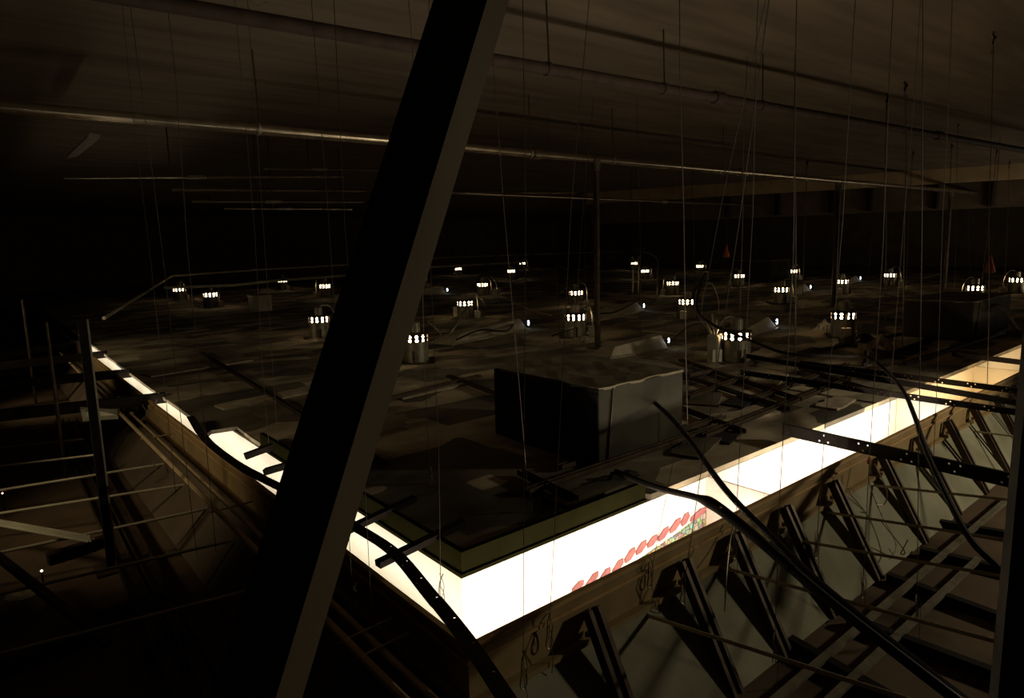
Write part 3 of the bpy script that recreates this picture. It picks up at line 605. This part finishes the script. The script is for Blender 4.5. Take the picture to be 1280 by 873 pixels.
for (q, L, W, m, rz, lab) in brd:
    p = P(*q, TOP); n = 6
    pts = []
    for i in range(n): pts.append((L * (i / (n - 1) - .5), -W / 2 + rn.uniform(-.04, .04) * W, 0))
    for i in range(n)[::-1]: pts.append((L * (i / (n - 1) - .5), W / 2 + rn.uniform(-.1, .1) * W, 0))
    o = MB().prism(pts, (0, 0, .022)).obj('board_or_gap_sheet', m); o.location = (p.x, p.y, TOP - .003); o.rotation_euler = (rn.uniform(-.01, .01), rn.uniform(-.015, .0), rz); tag(o, lab, 'board', 'boards lying on the hung ceiling')
def crumple(q, size, m, lab, name='crumpled_sheet', z=TOP):
    p = P(*q, z); b = MB(); n = 9; vs, fs = [], []
    for i in range(n):
        for j in range(n):
            e = (1 - max(abs(i - 4), abs(j - 4)) / 4)
            vs.append((size[0] * (i / 8 - .5) + rn.uniform(-.03, .03), size[1] * (j / 8 - .5) + rn.uniform(-.03, .03), size[2] * e ** .6 * rn.uniform(.3, 1)))
    for i in range(n - 1):
        for j in range(n - 1): a = i * n + j; fs.append((a, a + n, a + n + 1, a + 1))
    o = b.add(vs, fs).obj(name, m, solid=.004); o.location = p; return tag(o, lab, 'debris')
crumple((1100, 437), (.55, .4, .22), 'debris', 'crumpled pale sheet lying before the black duct box')
crumple((1075, 432), (.5, .5, .2), 'iron', 'dark crumpled heap beside the crumpled pale sheet')
crumple((731, 428), (.45, .25, .12), 'debris', 'crumpled pale wrapping at the nearest post foot')
crumple((1030, 412), (.25, .2, .22), 'jbox', 'bent pale bracket beside the bright single can', 'bent_bracket')
crumple((768, 600), (.4, .12, .06), 'blackbox', 'lumpy plaster clod on the broken slot edge', 'plaster_clod')
crumple((705, 622), (.3, .12, .04), 'kerb', 'dark olive plaster clod near the slot corner', 'plaster_clod')
crumple((1156, 430), (.16, .12, .14), 'dark', 'small dark lump on the board behind the triple bars', 'dark_lump')
# grey junction cabinet by the front can
p = P(893, 452, TOP)
r = thing('junction_cabinet', 'pale upright junction cabinet beside the front can', 'box', p, .3)
MB().box((-.1, -.06, 0), (.1, .06, .34)).obj('body', 'jbox', r); MB().box((-.085, -.07, .02), (.085, -.06, .32)).obj('door', 'jbox', r)
MB().tube([(-.05, 0, .34), (-.14, 0, .6)], .013, 7).obj('conduit', 'conduit', r, smooth=True); MB().tube([(.05, 0, .34), (.12, .02, .5)], .013, 7).obj('conduit', 'conduit', r, smooth=True)
MB().lathe([(.012, 0), (.012, .02)], c=(.06, -.09, .2), seg=8).obj('latch', 'iron', r)
for (q, lab) in (((574, 395), 'small pale junction box before the can behind the brace'), ((621, 369), 'tiny grey junction box by the far middle can')):
    p = P(*q, TOP); r = thing('junction_box', lab, 'box', p, .4)
    MB().box((-.1, -.08, 0), (.1, .08, .2)).obj('body', 'jbox', r); MB().box((-.09, -.09, .01), (.09, -.08, .19)).obj('cover', 'jbox', r)
# orange flags far back
for (q, z, lab) in (((908, 322), 1.0, 'orange rag tied to a hanger wire above the far cans'), ((1237, 341), .7, 'orange cone-shaped tag above the far end cans')):
    p = P(*q, z); r = thing('orange_tag', lab, 'tag', p)
    MB().lathe([(.012, .35), (.05, .2), (.1, .02), (.06, 0), (.01, .0)], seg=10).obj('flag', 'orange', r, smooth=True)
    MB().tube([(0, 0, TOP - z), (0, 0, DECK - z)], .006, 6).obj('cord', 'wire', r)

# ------------------------------------------------------------------ hanger wires
W = [
 ((346, 30), (388, 350), 'thin hanger wire farthest into the dark corner', TOP, 0),
 ((235, 40), (276, 372), 'thin hanger wire above the two small far cans', TOP, 1),
 ((430, 0), (418, 352), 'thin hanger wire just left of the brace', TOP, 0),
 ((470, 0), (480, 380), 'thin hanger wire passing behind the brace at the second pipe', TOP, 0),
 ((320, 20), (329, 350), 'thin hanger wire by the far carton', TOP, 1),
 ((617, 60), (662, 640), 'long hanger wire down the black face of the plaster box', TOP, 0),
 ((675, 0), (700, 430), 'hanger wire right of the brace top', TOP, 0),
 ((724, 0), (733, 420), 'hanger wire alongside the nearest tall post', TOP, 0),
 ((753, 0), (715, 440), 'slanting hanger wire crossing the nearest tall post top', TOP, 0),
 ((794, 0), (802, 440), 'hanger wire in front of the spark-lit wedge', TOP, 0),
 ((835, 17), (843, 360), 'hanger wire over the can behind the wedge', TOP, 1),
 ((850, 0), (860, 560), 'dark hanger wire down past the cable loop', TOP, 0),
 ((863, 7), (868, 372), 'kinked hanger wire through the dark deck pipe', TOP, 1),
 ((912, 0), (882, 345), 'slanting hanger wire over the cable ring', TOP, 0),
 ((936, 0), (923, 470), 'hanger wire behind the front can', TOP, 0),
 ((994, 0), (994, 470), 'dark straight hanger wire left of the second post', TOP, 0),
 ((1033, 0), (985, 350), 'slanting hanger wire crossing the dark deck pipe', TOP, 0),
 ((1014, 32), (1003, 372), 'hanger wire from a dark deck knot beside the slanting one', TOP, 1),
 ((1053, 22), (1048, 345), 'hanger wire ending at the far can by the second post', TOP, 1),
 ((1110, 0), (1106, 430), 'dark straight hanger wire right of the second post', TOP, 0),
 ((1119, 44), (1084, 352), 'slanting hanger wire right of the second post', TOP, 1),
 ((1132, 57), (1128, 440), 'hanger wire from a dark deck knot above the triple bars', TOP, 1),
 ((1147, 82), (1131, 375), 'hanger wire before the black duct box end', TOP, 1),
 ((1200, 36), (1192, 400), 'hanger wire crossing the black duct box', TOP, 1),
 ((1194, 84), (1180, 380), 'hanger wire beside the third tall post', TOP, 1),
 ((1267, 57), (1256, 360), 'hanger wire near the picture edge', TOP, 1),
 ((1257, 86), (1225, 372), 'slanting hanger wire near the picture edge', TOP, 1),
 ((1205, 110), (1213, 345), 'short far hanger wire above the end cans', TOP, 1),
 ((518, 200), (538, 605), 'hanger wire out of the brace shadow before the dim board', TOP, 0),
 ((541, 300), (551, 750), 'long hanger wire reaching the bright slot corner', 0, 0),
 ((700, 540), (686, 800), 'hanger wire with a hook hanging over the bright slot', -.12, 0),
 ((655, 560), (654, 850), 'hanger wire ending in two loops at the slot rim', -.15, 0),
 ((845, 560), (812, 725), 'hanger wire knotted at the slot rim beside the pink petals', -.1, 0),
 ((880, 560), (853, 745), 'hanger wire straight across the pink petals', -.2, 0),
 ((925, 540), (918, 690), 'twisted wire over the rim under the thick hose', -.1, 0),
 ((977, 530), (968, 820), 'long hanger wire dropping past the plaster slope', -.5, 0),
 ((1032, 520), (1020, 690), 'twisted wire at the rim by the first perforated bar', -.2, 0),
 ((1092, 470), (1078, 740), 'wire tangle line at the middle of the plaster slope', -.5, 0),
 ((1117, 450), (1110, 545), 'short wire over the white divider in the slot', -.02, 0),
 ((1172, 440), (1166, 590), 'wire hanging across the triple black bars', -.1, 0),
 ((1235, 430), (1234, 485), 'wire over the amber end of the slot', -.02, 0),
 ((1147, 560), (1146, 770), 'pale cord hanging over the lower level near the edge post', -.5, 0),
 ((430, 590), (442, 760), 'pale twisted wire beside the brace over the slot rim', -.1, 0),
 ((455, 600), (467, 810), 'second pale wire beside the brace at the slot rim', -.2, 0),
 ((340, 440), (349, 570), 'wire reaching the wide part of the slot', 0, 0),
 ((328, 450), (337, 566), 'twin wire reaching the wide part of the slot', 0, 0),
 ((258, 560), (270, 690), 'pale twisted wire over the tan pipes', -.3, 0),
 ((208, 510), (220, 620), 'pale looped wire at the end of the inner tan pipe', -.3, 0),
 ((232, 580), (246, 694), 'pale wire between the tan pipes and the rods', -.4, 0)]
for (t, b_, lab, zb, knot) in W:
    B = P(*b_, zb); rr = ray(*t)
    # top: the sight line through t nearest to the plumb line over B, carried on up to the deck
    a = rr.x ** 2 + rr.y ** 2; s = ((B.x - CAM.x) * rr.x + (B.y - CAM.y) * rr.y) / a; T = CAM + rr * s
    if knot:
        T2 = P(*t, DECK - .01)
        if (V((T2.x, T2.y)) - V((B.x, B.y))).length < 1.6: T = T2
    up = (T - B).normalized()
    if up.z < .7: up = V((0, 0, 1))
    T = B + up * ((DECK - B.z) / up.z)
    dist = (B - CAM).length
    rad = .0014 if dist < 3.5 else .002 if dist < 7 else .0035 if dist < 14 else .006
    if 'dark' in lab: rad *= 1.9
    o = thing('hanger_wire', lab, 'wire', B, group='hanger wires between the deck and the ceiling')
    mid = (T - B) * .5 + V((rn.uniform(-.02, .02), rn.uniform(-.02, .02), 0))
    q3 = (T - B) * .75 + V((rn.uniform(-.02, .02), rn.uniform(-.02, .02), 0))
    MB().tube([(0, 0, 0), (T - B) * .2 + V((rn.uniform(-.006, .006), rn.uniform(-.006, .006), 0)), mid, q3, T - B], rad, 5).obj('strand', 'wire', o)
    if knot or rn.random() < .35:
        k = MB(); c = T - B - V((0, 0, .04)); k.tube(smoothpath([c + V((0, 0, .04)), c + V((.025, .01, .02)), c + V((.02, -.015, -.01)), c + V((-.012, -.01, -.03)), c + V((0, .0, -.07))], 4), rad * 2.2, 5)
        k.obj('eye_hook', 'dark', o)
        MB().tube(smoothpath([c + V((0, 0, -.1)), c + V((.06, .03, -.14)), c + V((.15, .02, -.1))], 4), rad, 5).obj('tail', 'wire', o)
    if zb < .05 and dist < 4.5:
        L = .05; MB().tube(smoothpath([(0, 0, .06), (.015, 0, .03), (.018, .0, -.02), (0, 0, -.04), (-.016, 0, -.02), (-.008, 0, .02), (.004, .01, .07), (.03, .02, .1)], 4), .0028, 5).obj('hook', 'galv', o, smooth=True)
        MB().tube(smoothpath([(0, 0, .12), (.012, -.012, .06), (-.01, -.02, 0), (.008, -.015, -.07), (-.004, -.02, -.14)], 4), .0018, 5).obj('tail', 'galv', o, smooth=True)
# lower rim cables: clusters of loose wire at the middle of the plaster slope
for k, (pts, lab) in enumerate((([(1090, 575, -.02), (1086, 600, -.15), (1100, 640, -.35), (1120, 680, -.5), (1112, 700, -.55)], 'tangled pale cable spilling down the middle of the plaster slope'), ([(1093, 580, -.02), (1108, 612, -.2), (1106, 630, -.3), (1096, 632, -.3)], 'pale cable curl at the red cap on the slot rim'), ([(1100, 650, -.3), (1130, 688, -.55), (1126, 692, -.58), (1135, 675, -.5)], 'bundle of loose pale cable ends on the plaster slope'), ([(918, 650, 0), (912, 680, -.1), (908, 720, -.2), (906, 765, -.35)], 'dangling twisted cable at the stud below the thick hose'), ([(775, 716, -.1), (812, 712, -.1), (845, 745, -.3)], 'thin bent cable from the rim knot down to a rod'), ([(178, 506, 0), (185, 520, -.1), (176, 526, -.12), (190, 512, 0), (196, 500, .02)], 'pale wire loops tied round the inner tan pipe end'), ([(190, 575, -.3), (195, 590, -.35), (182, 600, -.45)], 'pale frayed wire hanging off the outer tan pipe'))):
    q = smoothpath(lerpz(pts), 6); tag(MB().tube(q, .004, 6).obj('loose_cable', 'galv', smooth=True), lab, 'cable')
p = P(1086, 580, .01); r = thing('wire_cap', 'small red wire cap on the slot rim by the cable tangle', 'cap', p)
MB().lathe([(.012, 0), (.014, .02), (.006, .045)], seg=8).obj('cap', 'orange', r); MB().tube([(0, 0, 0), (.01, -.02, -.08)], .004, 6).obj('lead', 'galv', r)

# ------------------------------------------------------------------ remaining light: a shaded work lamp out over the lower level, plus two added fill spots
def shaded(loc, target, pw, col, deg, size):
    l = bpy.data.lights.new('work_or_fill_lamp', 'SPOT'); l.energy = pw; l.color = col; l.spot_size = math.radians(deg); l.spot_blend = .7; l.shadow_soft_size = size
    o = bpy.data.objects.new('work_or_fill_lamp', l); C.objects.link(o); o.location = loc
    o.rotation_euler = (V(target) - o.location).to_track_quat('-Z', 'Y').to_euler()
shaded((6.5, -3.2, 1.7), (3.2, -.1, -.4), 290, (1, .88, .62), 105, .16)
shaded((-2.7, 9.2, 1.3), (-.1, 9.6, -.05), 70, (1, .8, .48), 66, .2)  # unseen fill added to brighten the far pipes and board
shaded((-3.0, 3.6, 1.5), (-.1, 4.2, -.05), 85, (1, .8, .48), 64, .25)  # added fill, out of view, lighting the nearer tan pipes and rods
w = bpy.data.worlds.new('World'); sc.world = w; w.use_nodes = True
w.node_tree.nodes['Background'].inputs[0].default_value = (.0, .0, .0, 1)
vs_ = sc.view_settings; vs_.view_transform = 'Standard'; vs_.look = 'None'; vs_.exposure = 0; vs_.gamma = 1; vs_.use_curve_mapping = False
sc.cycles.use_denoising = True; sc.cycles.max_bounces = 8; sc.cycles.diffuse_bounces = 5
sc.cycles.sample_clamp_indirect = 4
